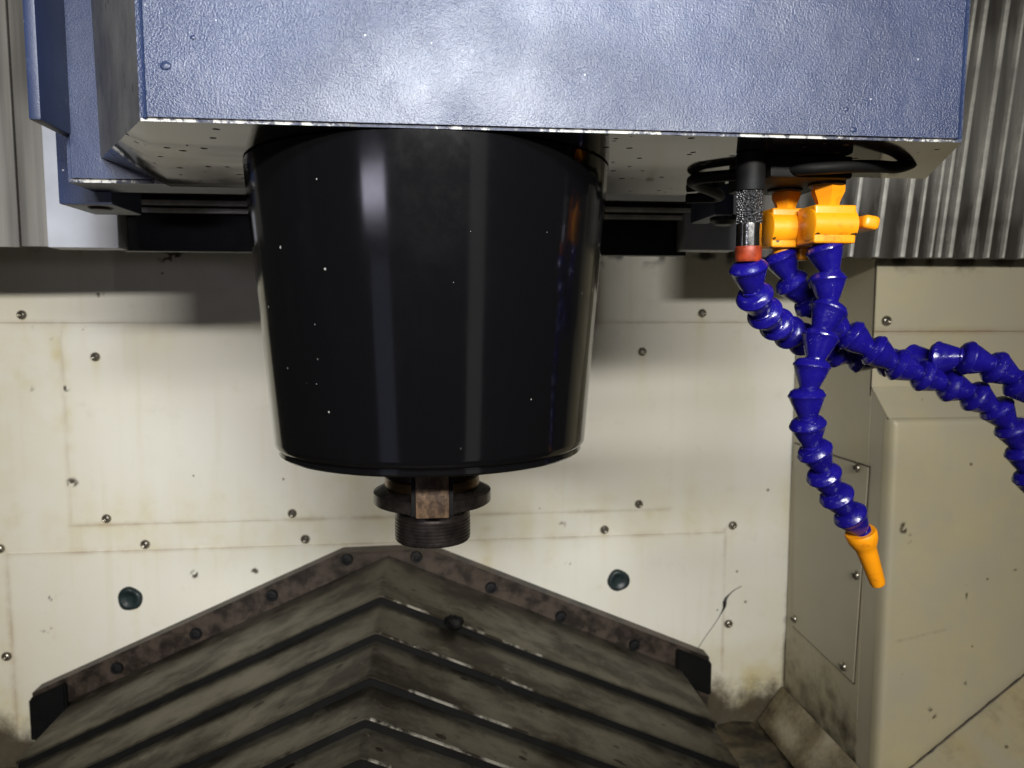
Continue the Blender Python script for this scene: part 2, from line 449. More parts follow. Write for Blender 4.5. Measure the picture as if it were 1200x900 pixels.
def wall_masks(p):
    x, z = p[:, 0], p[:, 2]
    nz = vnoise(x, z, 26, 1); nf = vnoise(x, z, 90, 2); nv = vnoise(x, z*0.12, 60, 3)
    rust = np.zeros(len(x)); yel = np.zeros(len(x)); gr = np.zeros(len(x))
    def hseam(zz, x0, x1, k=1.0, wdt=0.0026):
        ins = (x > x0-0.004) & (x < x1+0.004)
        return k*ins*np.exp(-((z-zz)/wdt)**2)*(0.25+0.9*nz)
    def vseam(xx, z0, z1, k=1.0, wdt=0.0024):
        ins = (z > z0-0.004) & (z < z1+0.004)
        return k*ins*np.exp(-((x-xx)/wdt)**2)*(0.25+0.9*nz)
    rust = 0.6*np.maximum.reduce([hseam(SEAM_TOP, -9, 9, 0.55), hseam(PL2[2], PL2[0], PL2[1], 0.8), vseam(PL2[0], PL2[2], PL2[3], 0.45),
                              vseam(PL2[1], PL2[2], PL2[3], 0.12), hseam(PL3[3], PL3[0], PL3[1], 0.85), vseam(PL3[0], PL3[2], PL3[3], 1.1), vseam(PL3[1], PL3[2], PL3[3], 1.0)])
    # runs of old coolant below the seams and screws
    for sx, sz in WS:
        yel = np.maximum(yel, 0.45*np.exp(-((x-sx)/0.006)**2)*np.exp(-np.clip(sz-z, 0, None)/0.03)*(z < sz))
        gr = np.maximum(gr, 0.45*np.exp(-(((x-sx)**2+(z-sz)**2)/0.0075**2)**2)*nz)
    def run(px, py, wd, ln, k):
        X, Z = wx(px, py), wz(px, py)
        return k*np.exp(-((x-X)/wd)**2)*np.exp(-(np.clip(Z-z, 0, None)/ln))*(z < Z+0.004)*(0.35+0.9*nf)
    for a in [(66,384,.014,.13,.75),(76,400,.008,.25,.5),(570,622,.010,.05,.8),(520,625,.03,.02,.45),(120,615,.02,.02,.5),(160,712,.004,.04,.6),(690,585,.05,.02,.35),
              (430,560,.07,.05,.35),(720,700,.008,.06,.25),(230,640,.004,.03,.35),(400,640,.012,.03,.5),(20,400,.03,.2,.4),(760,604,.02,.012,.6),(300,380,.06,.02,.3),(180,384,.03,.03,.35)]:
        yel = np.maximum(yel, run(*a))
    leftness = np.clip((wx(150)-x)/0.35, 0, 1)
    yel = np.maximum(yel, leftness*0.55*(0.4+0.8*nv))
    yel = np.maximum(yel, 0.30*np.exp(-((z-wz(430,610))/0.045)**2)*nv*1.6)
    # tide mark of black sludge along the foot of the wall
    edge = wz(850, 798) + 0.03*(vnoise(x, z*0, 30, 5)-0.5) + 0.016*(nf-0.5)
    foot = np.clip((edge+0.026-z)/0.060, 0, 1)
    gr = np.maximum(gr, foot**1.2*0.93)
    yel = np.maximum(yel, np.clip((edge+0.07-z)/0.09, 0, 1)*0.7*nz*1.4)
    # dirt in the corner to the side wall and under the steel cover
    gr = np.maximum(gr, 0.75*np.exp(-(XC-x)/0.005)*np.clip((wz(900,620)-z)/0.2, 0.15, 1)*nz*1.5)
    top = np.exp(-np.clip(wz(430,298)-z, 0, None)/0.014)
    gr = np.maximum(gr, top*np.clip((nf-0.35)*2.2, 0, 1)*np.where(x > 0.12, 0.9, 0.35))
    # scuffs
    for px, py, r in [(40,384,.004),(60,398,.003),(78,455,.004),(85,565,.006),(38,455,.003),(230,672,.006),(300,668,.004),(62,700,.004),(56,737,.005),(665,660,.003),(250,537,.003),(118,345,.0035),(200,298,.012),(660,615,.004)]:
        X, Z = wx(px, py), wz(px, py)
        gr = np.maximum(gr, 1.1*np.exp(-(((x-X)/(r*1.4))**2+((z-Z)/r)**2)**1.5)*np.clip((vnoise(x, z, 300, 8)-0.38)*4, 0, 1))
    return dict(rust=rust, grime=gr, yellow=yel)

back_wall = sheet('back_wall', (XL, YW, ZB), (1,0,0), (0,0,1), XC-XL+0.001, ZT-ZB, 0.005, 0.004, 'wall', None, wall_masks)
tag(back_wall, 'stained cream sheet metal wall behind the black spindle cover', 'wall', kind='structure')
def dent(k, s): return lambda A, B: k*(vnoise(A, B, 5, s)-0.5)
sheet('cover_panel', (XL, YW-0.0022, SEAM_TOP), (1,0,0), (0,0,1), XC-XL-0.002, ZT-SEAM_TOP-0.01, 0.0026, 0.0018, 'wall', back_wall, wall_masks)
sheet('cover_panel', (PL2[0], YW-0.0024, PL2[2]), (1,0,0), (0,0,1), PL2[1]-PL2[0], PL2[3]-PL2[2], 0.0024, 0.0020, 'wall', back_wall, wall_masks)
sheet('cover_panel', (PL3[0], YW-0.0026, PL3[2]), (1,0,0), (0,0,1), PL3[1]-PL3[0], PL3[3]-PL3[2], 0.0024, 0.0022, 'wall', back_wall, wall_masks)
for sx, sz in WS: screw((sx, YW-0.0024, sz), back_wall)

# black rubber plugs with a rim and a dimple
bm = bmesh.new(); R = 0.0142
lathe(bm, [(R, 0.002), (R*1.02, -0.001), (R*0.97, -0.0035), (R*0.82, -0.005), (R*0.62, -0.0048), (R*0.45, -0.0030), (R*0.2, -0.0026), (0.0006, -0.0026)], 28)
for v in bm.verts:
    v.co = Vector((v.co.x, v.co.z, -v.co.y))
    a = math.atan2(v.co.z, v.co.x); v.co.x *= 1+0.05*math.cos(2*a+0.9); v.co.z *= 1+0.07*math.sin(3*a)
bmesh.ops.recalc_face_normals(bm, faces=bm.faces)
plug = mesh_obj('rubber_plug', bm, 'plug', smooth=True)
for i, (px, py) in enumerate(((154, 700), (724, 679))):
    o = plug if i == 0 else plug.copy()
    if i: COL.objects.link(o); o.parent = None
    o.matrix_basis = Matrix.Translation((wx(px, py), YW-0.0027, wz(px, py))) @ Matrix.Rotation(0.6+i*2.2, 4, 'Y')
for o in [o for o in COL.objects if o.name.startswith('rubber_plug')]: attach(o, back_wall)
# torn gouge with a thin crack running from it
bm = bmesh.new()
def wp(px, py, off=0.0028): return Vector((wx(px, py), YW-off, wz(px, py)))
tube(bm, spline([wp(868,686), wp(858,692), wp(849,702), wp(847,712), wp(838,728), wp(826,745), wp(815,762)], 60), [0.0004+0.0024*math.exp(-((i-24)/7)**2) for i in range(61)], 6)
mesh_obj('gouge', bm, 'blackmetal', back_wall, smooth=True)

# ================================================================== SIDE WALL (right) with its box and ledge
YU = 0.755; YLW = 0.715
XS = XC
XU = XS
ZTOP2 = 0.80
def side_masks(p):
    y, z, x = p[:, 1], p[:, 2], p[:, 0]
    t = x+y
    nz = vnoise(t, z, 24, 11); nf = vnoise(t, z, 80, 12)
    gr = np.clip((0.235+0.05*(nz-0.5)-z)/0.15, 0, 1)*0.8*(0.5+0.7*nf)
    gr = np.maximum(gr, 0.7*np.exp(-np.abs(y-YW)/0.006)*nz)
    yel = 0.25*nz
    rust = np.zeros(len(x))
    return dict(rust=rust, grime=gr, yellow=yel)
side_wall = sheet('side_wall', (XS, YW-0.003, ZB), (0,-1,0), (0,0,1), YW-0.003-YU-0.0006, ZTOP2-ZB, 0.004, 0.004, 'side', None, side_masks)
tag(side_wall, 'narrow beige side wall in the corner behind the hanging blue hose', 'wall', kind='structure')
# access panel on it, cut slanting at its foot
def sp_(px, py):      # point on the side wall plane X = XS
    d = RC @ Vector(((px-600)/FPX, (450-py)/FPX, -1)); return CAM + d*((XS-0.0)/d.x)
pa = [sp_(932, 520), sp_(1019, 548), sp_(1001, 800), sp_(930, 733)]
bm = bmesh.new()
f_ = [bm.verts.new((XS-0.0016, p.y, p.z)) for p in pa]; b_ = [bm.verts.new((XS-0.0004, p.y, p.z)) for p in pa]
bm.faces.new(f_); bm.faces.new(b_[::-1])
for i in range(4): bm.faces.new((f_[i], f_[(i+1) % 4], b_[(i+1) % 4], b_[i]))
bmesh.ops.recalc_face_normals(bm, faces=bm.faces)
bmesh.ops.subdivide_edges(bm, edges=bm.edges[:], cuts=3, use_grid_fill=True)
mesh_obj('access_panel', bm, 'side', side_wall)
bm = bmesh.new()
cen = sum(pa, Vector())/4
pg = [p + (p-cen).normalized()*0.0022 for p in pa]
f_ = [bm.verts.new((XS-0.0007, p.y, p.z)) for p in pg]; b_ = [bm.verts.new((XS-0.0001, p.y, p.z)) for p in pg]
bm.faces.new(f_); bm.faces.new(b_[::-1])
for i in range(4): bm.faces.new((f_[i], f_[(i+1) % 4], b_[(i+1) % 4], b_[i]))
bmesh.ops.recalc_face_normals(bm, faces=bm.faces)
mesh_obj('panel_gasket', bm, 'bracket', side_wall)
for px, py in ((1006, 548), (1005, 674), (990, 781), (932, 725), (985, 885)):
    p = sp_(px, py); screw((XS-0.0017, p.y, p.z), side_wall, -math.pi/2, 0.95)
# sloping skirting along the foot, black with sludge
ZFL = P(880, 862, 0.90).z
vs_ = Vector((0.034, 0, 0.048))
def skirt_masks(p):
    nz = vnoise(p[:, 1], p[:, 2]+p[:, 0], 35, 71)
    return dict(grime=0.25+0.55*nz+0.3*np.exp(-(p[:, 2]-ZFL)/0.012), yellow=0.5*nz, rust=0.4*nz)
sheet('skirting', (XS-0.038, YW-0.004, ZFL+0.004), (0,-1,0), vs_.normalized(), YW-YLW+0.2, vs_.length, 0.004, 0.002, 'side', side_wall, skirt_masks)

# upper wall that faces the camera, lower box standing proud of it with a sloped top
ZST = P(1120, 490, YLW).z; ZS0 = P(1120, 452, YU).z
ZSEAM2 = P(1110, 388, YU).z
def front_masks(p):
    x, z, y = p[:, 0], p[:, 2], p[:, 1]
    nz = vnoise(x, z, 24, 21); nf = vnoise(x, z, 85, 22)
    gr = 0.8*np.clip((0.10+0.04*(nz-0.5)-z)/0.12, 0, 1)*(0.4+0.7*nf)
    gr = np.maximum(gr, 0.9*np.exp(-np.clip(P(1110,306,YU).z-z, 0, None)/0.011)*np.clip((nf-0.3)*2, 0, 1)*(y > YU-0.01))
    yel = 0.30*nz + 0.25*np.clip((0.2-z)/0.2, 0, 1)
    rust = 0.5*np.exp(-((z-ZSEAM2)/0.003)**2)*(y > YU-0.02)
    for px, py, r in [(1060,620,.006),(1066,632,.004),(1130,695,.006),(1092,837,.006),(1132,800,.003),(1190,670,.003),(1058,793,.003)]:
        q_ = P(px, py, YLW); gr = np.maximum(gr, 1.1*np.exp(-(((x-q_.x)/r)**2+((z-q_.z)/(r*1.5))**2)**1.5)*np.clip((vnoise(x, z, 330, 23)-0.42)*4, 0, 1))
    q0, q1 = P(1050,752,YLW), P(1108,738,YLW)
    tt = np.clip((x-q0.x)/(q1.x-q0.x), 0, 1); zz = q0.z+(q1.z-q0.z)*tt
    gr = np.maximum(gr, 0.35*((x > q0.x) & (x < q1.x))*np.exp(-((z-zz)/0.003)**2))
    return dict(rust=rust, grime=gr, yellow=yel)
fw = sheet('front_wall', (XU, YU, ZS0-0.01), (1,0,0), (0,0,1), 0.45, ZTOP2-ZS0, 0.004, 0.003, 'side', None, front_masks)
tag(fw, 'beige wall strip beside the ribbed steel cover and above the wall box', 'wall', kind='structure')
sheet('cover_panel', (XU-0.001, YU-0.0024, ZSEAM2), (1,0,0), (0,0,1), 0.44, ZTOP2-0.02-ZSEAM2, 0.003, 0.002, 'side', fw, front_masks)
p = P(1037, 376, YU); screw((p.x, YU-0.0024, p.z), fw, 0, 1.02)

# wall box: rounded front face, sloped top, left cheek flush with the side wall
XB = XS
wb = thing('wall_box', (XB+0.2, YLW+0.02, ZB), 'dull beige box with a sloped top standing out of the wall at the hose ends', 'wall', kind='structure')
def round_edge(lv):
    def f(A, B):
        r = 0.007
        def g(d): 
            t = np.clip(1-d/r, 0, 1); return r*(1-np.sqrt(np.clip(1-t*t, 0, 1)))
        return -np.maximum(g(A), g(lv-B))
    return f
lv_ = ZST-ZB
o = sheet('front_face', (XB, YLW, ZB), (1,0,0), (0,0,1), 0.45, lv_, 0.0022, 0.008, 'side', wb, front_masks, round_edge(lv_))
for p_ in o.data.polygons: p_.use_smooth = True
o.data.set_sharp_from_angle(angle=math.radians(50))
tv = Vector((0, YU-YLW-0.007, ZS0-ZST+0.001)); 
sheet('sloped_top', (XB, YLW+0.0072, ZST-0.0006), (1,0,0), tv.normalized(), 0.45, tv.length, 0.006, 0.002, 'side', wb, front_masks)
bm = bmesh.new()
prof = [(YLW+0.0082, ZB), (YU-0.0005, ZB), (YU-0.0005, ZS0-0.001), (YLW+0.0082, ZST-0.0015)]
va = [bm.verts.new((XB+0.0002, y, z)) for y, z in prof]; vb = [bm.verts.new((XB+0.003, y, z)) for y, z in prof]
bm.faces.new(va); bm.faces.new(vb[::-1])
for i in range(4): bm.faces.new((va[i], va[(i+1) % 4], vb[(i+1) % 4], vb[i]))
bmesh.ops.recalc_face_normals(bm, faces=bm.faces)
mesh_obj('cheek', bm, 'side', wb)
# slanted chute sheet coming down from the right, dirty below its weld line
def chute_masks(p):
    x, z = p[:, 0], p[:, 2]
    nz = vnoise(x, z, 40, 31); nf = vnoise(x, z, 120, 32)
    return dict(grime=0.12+0.35*nf*nz, yellow=0.5*nz, rust=0.25*nz)
c0, c1 = P(1060, 905, YLW-0.002), P(1215, 778, YLW-0.002)
U = (c1-c0).normalized(); V = Vector((0.25*U.z, -0.92, -0.38)); V = (V - U*V.dot(U)).normalized()
chute = sheet('chute', c0 + V*0.22, U, -V, 0.30, 0.22, 0.004, 0.002, 'side', None, chute_masks)
tag(chute, 'dirty slanted beige chute sheet at the foot of the wall box', 'chute', kind='structure')
bm = bmesh.new()
tube(bm, [c0 + U*(0.30*i/40) + Vector((0, -0.001, 0.0012*mnoise.noise((i*0.9, 3, 1)))) for i in range(41)], [0.0009+0.0008*mnoise.noise((i*0.7, 0, 0)) for i in range(41)], 6)
mesh_obj('weld_seam', bm, 'bracket', chute, smooth=True)

floor = sheet('floor', (-1.2, -0.1, ZFL), (1,0,0), (0,1,0), 2.4, YW+0.12, 0.02, 0.01, 'floor', None, None,
              lambda A, B: 0.010*(vnoise(A, B, 25, 41)-0.5))
tag(floor, 'black oily floor of the machine chamber', 'floor', kind='structure')

# ================================================================== WAY COVER (stepped steel roof)
XR = P(447, 700, 0.785).x
TAN = math.tan(math.radians(23.6))
XWL, XWR = P(42, 815, 0.91).x, P(829, 785, 0.91).x
way = thing('way_cover', (XR, 0.7, CAM.z-0.30), 'stepped roof shaped steel way cover below the tool holder, oily and scratched', 'machine cover')
fronts = [(0.7745, -0.292), (0.7045, -0.302), (0.636, -0.3125), (0.588, -0.3235), (0.550, -0.334), (0.515, -0.345)]
def gable(xl, xr, zr, drop=0.0, skirt=0.03):
    zr += CAM.z
    return [(xl, zr-(XR-xl)*TAN-skirt), (xl, zr-(XR-xl)*TAN), (XR-0.004, zr-0.004*TAN), (XR, zr-0.0006), (XR+0.004, zr-0.004*TAN), (xr, zr-(xr-XR)*TAN), (xr, zr-(xr-XR)*TAN-skirt)]
for i, (yf, zr) in enumerate(fronts):
    xl, xr = XWL+0.048+0.003*i, XWR-0.040-0.003*i
    yb = 0.925 if i == 0 else fronts[i-1][0]+0.05
    top = gable(xl, xr, zr)
    t = 0.0018
    und = gable(xl+t, xr-t, zr-t*1.1)
    bm = bmesh.new()
    rows = [[(x, yb, z) for x, z in top], [(x, yf+0.0015, z) for x, z in top], [(x, yf, z-0.0008) for x, z in top], [(x, yf, z-0.0020) for x, z in top], [(x, yf+0.0012, z-0.0020) for x, z in und], [(x, yb, z) for x, z in und]]
    V_ = []
    NS = 24
    for r in rows:
        line = []
        for k in range(len(r)-1):
            m_ = NS if k in (1, 4) else 1
            for s in range(m_):
                line.append(Vector(r[k]).lerp(Vector(r[k+1]), s/m_))
        line.append(Vector(r[-1]))
        # sheet edges are a little wavy and battered
        line = [v + Vector((0, 0, 0.0009*mnoise.noise((v.x*14, i*3.1, 0)))) for v in line]
        V_.append([bm.verts.new(v) for v in line])
    for a in range(len(V_)):
        b = (a+1) % len(V_)
        for k in range(len(V_[a])-1):
            bm.faces.new((V_[a][k], V_[a][k+1], V_[b][k+1], V_[b][k])).material_index = 1 if (a in (1, 2) and XR+0.003 < V_[a][k].co.x < XR+0.17-0.02*i) else 0  # glint colour only on the right lip near the ridge
    bmesh.ops.recalc_face_normals(bm, faces=bm.faces)
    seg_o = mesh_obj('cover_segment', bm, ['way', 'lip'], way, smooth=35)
    # rubber wiper hanging under the front lip
    bm = bmesh.new()
    g1 = gable(xl+0.004, xr-0.004, zr-0.0026, skirt=0.02)
    outl = g1 + [(x, z-0.0068) for x, z in reversed(g1)]
    prism(bm, outl, yf-0.0004, yf+0.006)
    mesh_obj('wiper', bm, 'rubber', seg_o)

# angle bracket bolted to the wall
bm = bmesh.new()
zi, zo, zt = CAM.z-0.2935, CAM.z-0.262, P(445, 646, 0.905).z
xk = (zo-zt)/TAN
outer = [(XWL-0.001, zo-(XR-XWL)*TAN), (XR-xk, zt), (XR+xk*0.9, zt+0.001), (XWR, zo-(XWR-XR)*TAN)]
inner = [(XWR, zo-(XWR-XR)*TAN-0.072), (XWR-0.03, zi-(XWR-0.03-XR)*TAN), (XR, zi), (XWL+0.03, zi-(XR-XWL-0.03)*TAN), (XWL-0.001, zo-(XR-XWL)*TAN-0.066)]
prism(bm, outer+inner, 0.903, 0.9265)
bmesh.ops.bevel(bm, geom=[e for e in bm.edges if max(v.co.y for v in e.verts) < 0.91], offset=0.0015, segments=2, affect='EDGES')
brk = mesh_obj('bracket', bm, 'bracket', way, smooth=30)
bm = bmesh.new()
lathe(bm, [(0.0072, 0), (0.0072, -0.003), (0.0062, -0.0055), (0.0034, -0.0058), (0.0031, -0.0028), (0.0004, -0.0028)], 16)
for v in bm.verts: v.co = Vector((v.co.x, v.co.z, -v.co.y))
bmesh.ops.recalc_face_normals(bm, faces=bm.faces)
bolt = mesh_obj('bolt', bm, 'blackmetal', None, smooth=40)
for i, (px, py) in enumerate(((407,655),(488,652),(319,697),(230,742),(138,782),(575,688),(657,722),(743,755))):
    o = bolt if i == 0 else bpy.data.objects.new('bolt', bolt.data)
    if i: COL.objects.link(o)
    o.matrix_basis = Matrix.Translation(P(px, py, 0.9035))
    attach(o, brk)
# dark end caps of the bracket
for xa, xb, sg in ((XWL-0.002, XWL+0.040, 1), (XWR-0.046, XWR+0.001, -1)):
    xo = xa if sg > 0 else xb
    zt0 = zo-abs(XR-xo)*TAN-0.004; zi0 = zt0+(xb-xa)*TAN
    bm = bmesh.new()
    pl = [(xa, zt0), (xb, zi0), (xb, zi0-0.052), (xa, zt0-0.052)] if sg > 0 else [(xa, zi0), (xb, zt0), (xb, zt0-0.045), (xa, zi0-0.045)]
    prism(bm, pl, 0.8965, 0.9245)
    bmesh.ops.bevel(bm, geom=bm.edges[:], offset=0.002, segments=2, affect='EDGES')
    mesh_obj('end_cap', bm, 'rubber', way, smooth=30)
# black lump of swarf on the second lip
bm = bmesh.new()
bmesh.ops.create_icosphere(bm, subdivisions=3, radius=1)
for v in bm.verts:
    k = 1+0.35*mnoise.noise(v.co*1.7)+0.15*mnoise.noise(v.co*4)
    v.co = Vector((v.co.x*0.0105, v.co.y*0.008, v.co.z*0.0075))*k
lp = mesh_obj('swarf_lump', bm, 'rubber', None, smooth=True)
c = P(533, 729, 0.770); lp.location = c
lp.rotation_euler = (0, math.radians(18), 0)
tag(lp, 'small black oily lump stuck on the lip of the steel way cover', 'lump')

# ================================================================== STEEL COVERS, GREY PLATES AND DARK RECESS AT THE TOP
YS = 0.72
ZS_L, ZS_R = P(20, 291, YS).z, P(1110, 303, YS).z
# ribbed cover to the right
xr0, xr1 = P(867, 260, YS).x, P(1330, 260, YS).x
ribs_px = [1000, 1030, 1060, 1076, 1093, 1103, 1116, 1140, 1160, 1178, 1200, 1230, 1255]
ribs = [P(x, 255, YS).x for x in ribs_px]
def rib_relief(A, B):
    X = xr0 + A - 0.10*(B-0.035)
    return 0.0006*np.sin(X*95) + 0.0003*np.sin(X*260+1)
def stain_masks(p):
    x, z = p[:, 0], p[:, 2]
    nz = vnoise(x, z*0.4, 60, 51); nf = vnoise(x, z, 150, 52)
    m_ = np.clip((P(1150, 195, YS).z + 0.02*(nz-0.5)-z)/0.05, 0, 1)*np.clip((x-0.3)/0.05, 0.35, 1)
    m2 = np.clip((z-P(1160, 50, YS).z)/0.02, 0, 1)*(x > 0.4)
    m3 = np.exp(-np.clip(z-ZS_R, 0, None)/0.006)
    return dict(grime=np.clip(1.15*m_*(0.55+nz)+0.6*m2+0.6*m3*nf, 0, 0.95))
rc = sheet('ribbed_cover', (xr0, YS, ZS_R), (1,0,0), (0,0,1), xr1-xr0, 0.30, 0.003, 0.003, 'stain', None, stain_masks, rib_relief)
for p_ in rc.data.polygons: p_.use_smooth = True
rc.data.set_sharp_from_angle(angle=math.radians(60))
tag(rc, 'stained stainless cover with upright ribs beside the blue spindle head', 'machine cover')
M['ribsteel'] = plain('pale_worn_rib_edge', (0.52, 0.51, 0.46), 0.36, 0.2, 0.3, 40)
for i, r_ in enumerate(ribs):
    wd = (0.0017, 0.0021, 0.0024, 0.0014, 0.0012)[i % 5]
    bm = bmesh.new()
    box(bm, (-wd, -0.0052, 0), (wd, 0.004, 0.298), 0.0007, 2)
    for v in bm.verts: v.co.x += 0.10*(v.co.z-0.035)
    o = mesh_obj('rib', bm, 'ribsteel', None, smooth=40); o.location = (r_, YS, ZS_R+0.0006); attach(o, rc)
# plain steel slats to the left
lc = thing('slatted_cover', (P(20, 290, YS).x, YS, ZS_L), 'scuffed stainless cover of two flat upright slats beside the light grey plate', 'machine cover')
edges_px = [(-260, -30), (-29.0, 24), (25.5, 180)]
for i, (a, b) in enumerate(edges_px):
    xa, xb = P(a, 270, YS).x, P(b, 270, YS).x
    o = sheet('slat', (xa, YS-0.004*(i % 2), ZS_L+0.001*i), (1,0,0), (0,0,1), xb-xa, 0.34, 0.006, 0.0035, 'stain', lc,
          lambda p: dict(grime=0.55*np.clip((vnoise(p[:,0], p[:,2]*0.3, 45, 61)-0.45)*3, 0, 1)), lambda A, B: 0.0012*np.sin(A*70+1))

# light grey plates either side of the dark recess
YG = 0.60
def grey(px0, px1, py1, lab):
    bm = bmesh.new(); a, b = P(px0, py1, YG), P(px1, py1, YG)
    box(bm, (a.x, YG, a.z), (b.x, YG+0.02, a.z+0.26), 0.0012)
    o = mesh_obj('grey_plate', bm, 'greyplate', None, smooth=30)
    return tag(o, lab, 'plate', 'light grey plates beside the dark gap')
grey(56, 139, 290, 'clean light grey plate beside the scuffed steel slats, partly behind the blue flange')
grey(801, 864, 293, 'light grey plate behind the black and chrome hose fitting')
zc = thing('head_way_cover', (P(470, 297, 0.615).x, 0.615, P(470, 297, 0.615).z), 'black telescopic cover with two bright edges in the gap behind the spindle cover', 'machine cover')
xa, xb = P(139.5, 260, 0.615).x, P(806, 260, 0.615).x
for k, (py0, py1, yy, mt) in enumerate(((297, 254, 0.618, 'recess'), (253, 245, 0.606, 'recess'), (244, 232, 0.594, 'recess'), (231, 120, 0.582, 'recess'))):
    z0, z1 = P(470, py0, yy).z, P(470, py1, yy).z
    s = boxobj('cover_segment', (xa, yy, z0), (xb, yy+0.010, z1+0.02), mt, zc, 0.0008)
    if k in (1, 2):
        boxobj('bright_edge', (xa+0.004, yy-0.0022, z0-0.0004), (xb-0.004, yy-0.0002, z0+0.0034), 'rail', s, 0.0006)

# ================================================================== SPINDLE HEAD
YF, YA, YB = 0.314, 0.468, 0.504
A = P(165, 143, YF); E = P(1128, 164, YF)
HZ = (A.z+E.z)/2
head = thing('machine_head', (0, 0.4, HZ), 'big slate blue textured spindle head casting with chipped bottom edge', 'spindle head')
ZTOPH = HZ+0.30
xa0, xe0 = A.x, E.x
Bp, Cp, C2, Fp = P(118, 185, YA), P(200, 215, YA), P(806, 229, YA), P(1085, 203, 0.398)
Gx = 0.175
Bt = P(104, 0, YA)
vc = {}
bm = bmesh.new()
def V(k, x, y, z): vc[k] = bm.verts.new((x, y, z))
dA = 0.0
V('A', xa0, YF, HZ); V('E', xe0, YF, HZ)
V('At', xa0-0.0005, YF, ZTOPH); V('Et', xe0+0.0035, YF, ZTOPH)
V('B', Bp.x, YA, Bp.z); V('C', Cp.x, YA, HZ)
V('C2', C2.x, YA, HZ); V('G', Gx, 0.398, HZ); V('F', Fp.x, 0.398, HZ)
V('Bt', Bp.x-0.004, YA, ZTOPH); V('Ft', Fp.x, 0.398, ZTOPH); V('Gt', Gx, 0.398, ZTOPH); V('C2t', C2.x, YA, ZTOPH); V('Ct', Cp.x, YA, ZTOPH)
F_ = lambda *k: bm.faces.new([vc[i] for i in k])
ff = F_('A', 'E', 'Et', 'At'); ff.material_index = 0
fu = F_('A', 'C', 'C2', 'G', 'F', 'E'); fu.material_index = 1
ft = F_('A', 'B', 'C'); ft.material_index = 1
F_('A', 'At', 'Bt', 'B').material_index = 3
F_('E', 'F', 'Ft', 'Et'); F_('F', 'G', 'Gt', 'Ft'); F_('G', 'C2', 'C2t', 'Gt')
F_('C', 'B', 'Bt', 'Ct'); F_('C2', 'C', 'Ct', 'C2t')
F_('At', 'Et', 'Ft', 'Gt', 'C2t', 'Ct', 'Bt')
bmesh.ops.recalc_face_normals(bm, faces=bm.faces)
e_front = [e for e in bm.edges if all(abs(v.co.y-YF) < 1e-5 and abs(v.co.z-HZ) < 1e-5 for v in e.verts)]
r = bmesh.ops.bevel(bm, geom=e_front, offset=0.0014, segments=2, affect='EDGES', material=2)
e_side = [e for e in bm.edges if all(abs(v.co.y-YF) < 1e-4 for v in e.verts) and abs(e.verts[0].co.z-e.verts[1].co.z) > 0.1]
bmesh.ops.bevel(bm, geom=e_side, offset=0.0025, segments=3, affect='EDGES', material=0)
n = N('oily_grey_side_paint')
c = n.mix(n.ramp(n.noise(18, 6, 0.65), 0.3, 0.7), (0.05, 0.05, 0.055), (0.12, 0.115, 0.11))
c = n.mix(specks(n, 220, 0.3, 0.2, (1, 1, 0.5)), c, (0.012, 0.011, 0.010))
M['headside'] = n.out(c, 0.5, 0, n.bump(n.noise(60, 4), 0.3, 0.002))
mesh_obj('casting', bm, ['head', 'under', 'edge', 'headside'], head, smooth=30)
# mounting flange and saddle behind it
xfl = P(77, 200, YA).x
zA = P(180, 214.5, YA).z
def plate_with_edge(name, lo, hi, bev):
    bm = bmesh.new(); box(bm, lo, hi)
    es = [e for e in bm.edges if all(abs(v.co.z-lo[2]) < 1e-6 and abs(v.co.y-lo[1]) < 1e-6 for v in e.verts)]
    bmesh.ops.bevel(bm, geom=es, offset=bev, segments=2, affect='EDGES', material=1)
    es = [e for e in bm.edges if all(abs(v.co.x-lo[0]) < 1e-4 and abs(v.co.y-lo[1]) < 1e-4 for v in e.verts)]
    bmesh.ops.bevel(bm, geom=es, offset=0.003, segments=3, affect='EDGES', material=0)
    return mesh_obj(name, bm, ['flange', 'edge'], head, smooth=30)
plate_with_edge('flange', (xfl, YA+0.0004, zA), (C2.x+0.01, YB, ZTOPH-0.01), 0.0022)
xsb = P(66, 200, YB).x
zB = P(100, 240, YB+0.002).z
# saddle in two cheeks so that the gap behind the spindle stays open
boxobj('saddle', (xsb, YB+0.0005, zB), (P(131, 230, YB).x, YB+0.05, ZTOPH-0.02), 'flange', head, 0.0015)
boxobj('saddle', (P(838, 230, YB).x, YB+0.0005, P(850, 252, YB).z), (P(861, 230, YB).x, YB+0.05, ZTOPH-0.02), 'flange', head, 0.0015)
# bolt heads under the saddle
for px, py in ((118, 240), (848, 258)):
    bm = bmesh.new(); lathe(bm, [(0.0045, 0.004), (0.0095, 0.003), (0.0095, -0.0005), (0.006, -0.0035), (0.003, -0.004)], 18)
    o = mesh_obj('bolt', bm, 'blackmetal', None, smooth=30); o.location = P(px, py, YB+0.014); attach(o, head)
# thin guard plate left of the flange
g0, g1 = P(33, 140, 0.435), P(48, 140, 0.435)
boxobj('guard_plate', (g0.x, 0.435, g0.z), (g1.x, 0.490, ZTOPH-0.02), ['flange'], head, 0.0015)
bm = bmesh.new(); prism(bm, [(g1.x+0.001, g0.z-0.008), (g1.x+0.014, g0.z-0.001), (g1.x+0.014, g0.z+0.012), (g1.x+0.001, g0.z+0.006)], 0.470, 0.486)
mesh_obj('bracket_tab', bm, 'under', head)
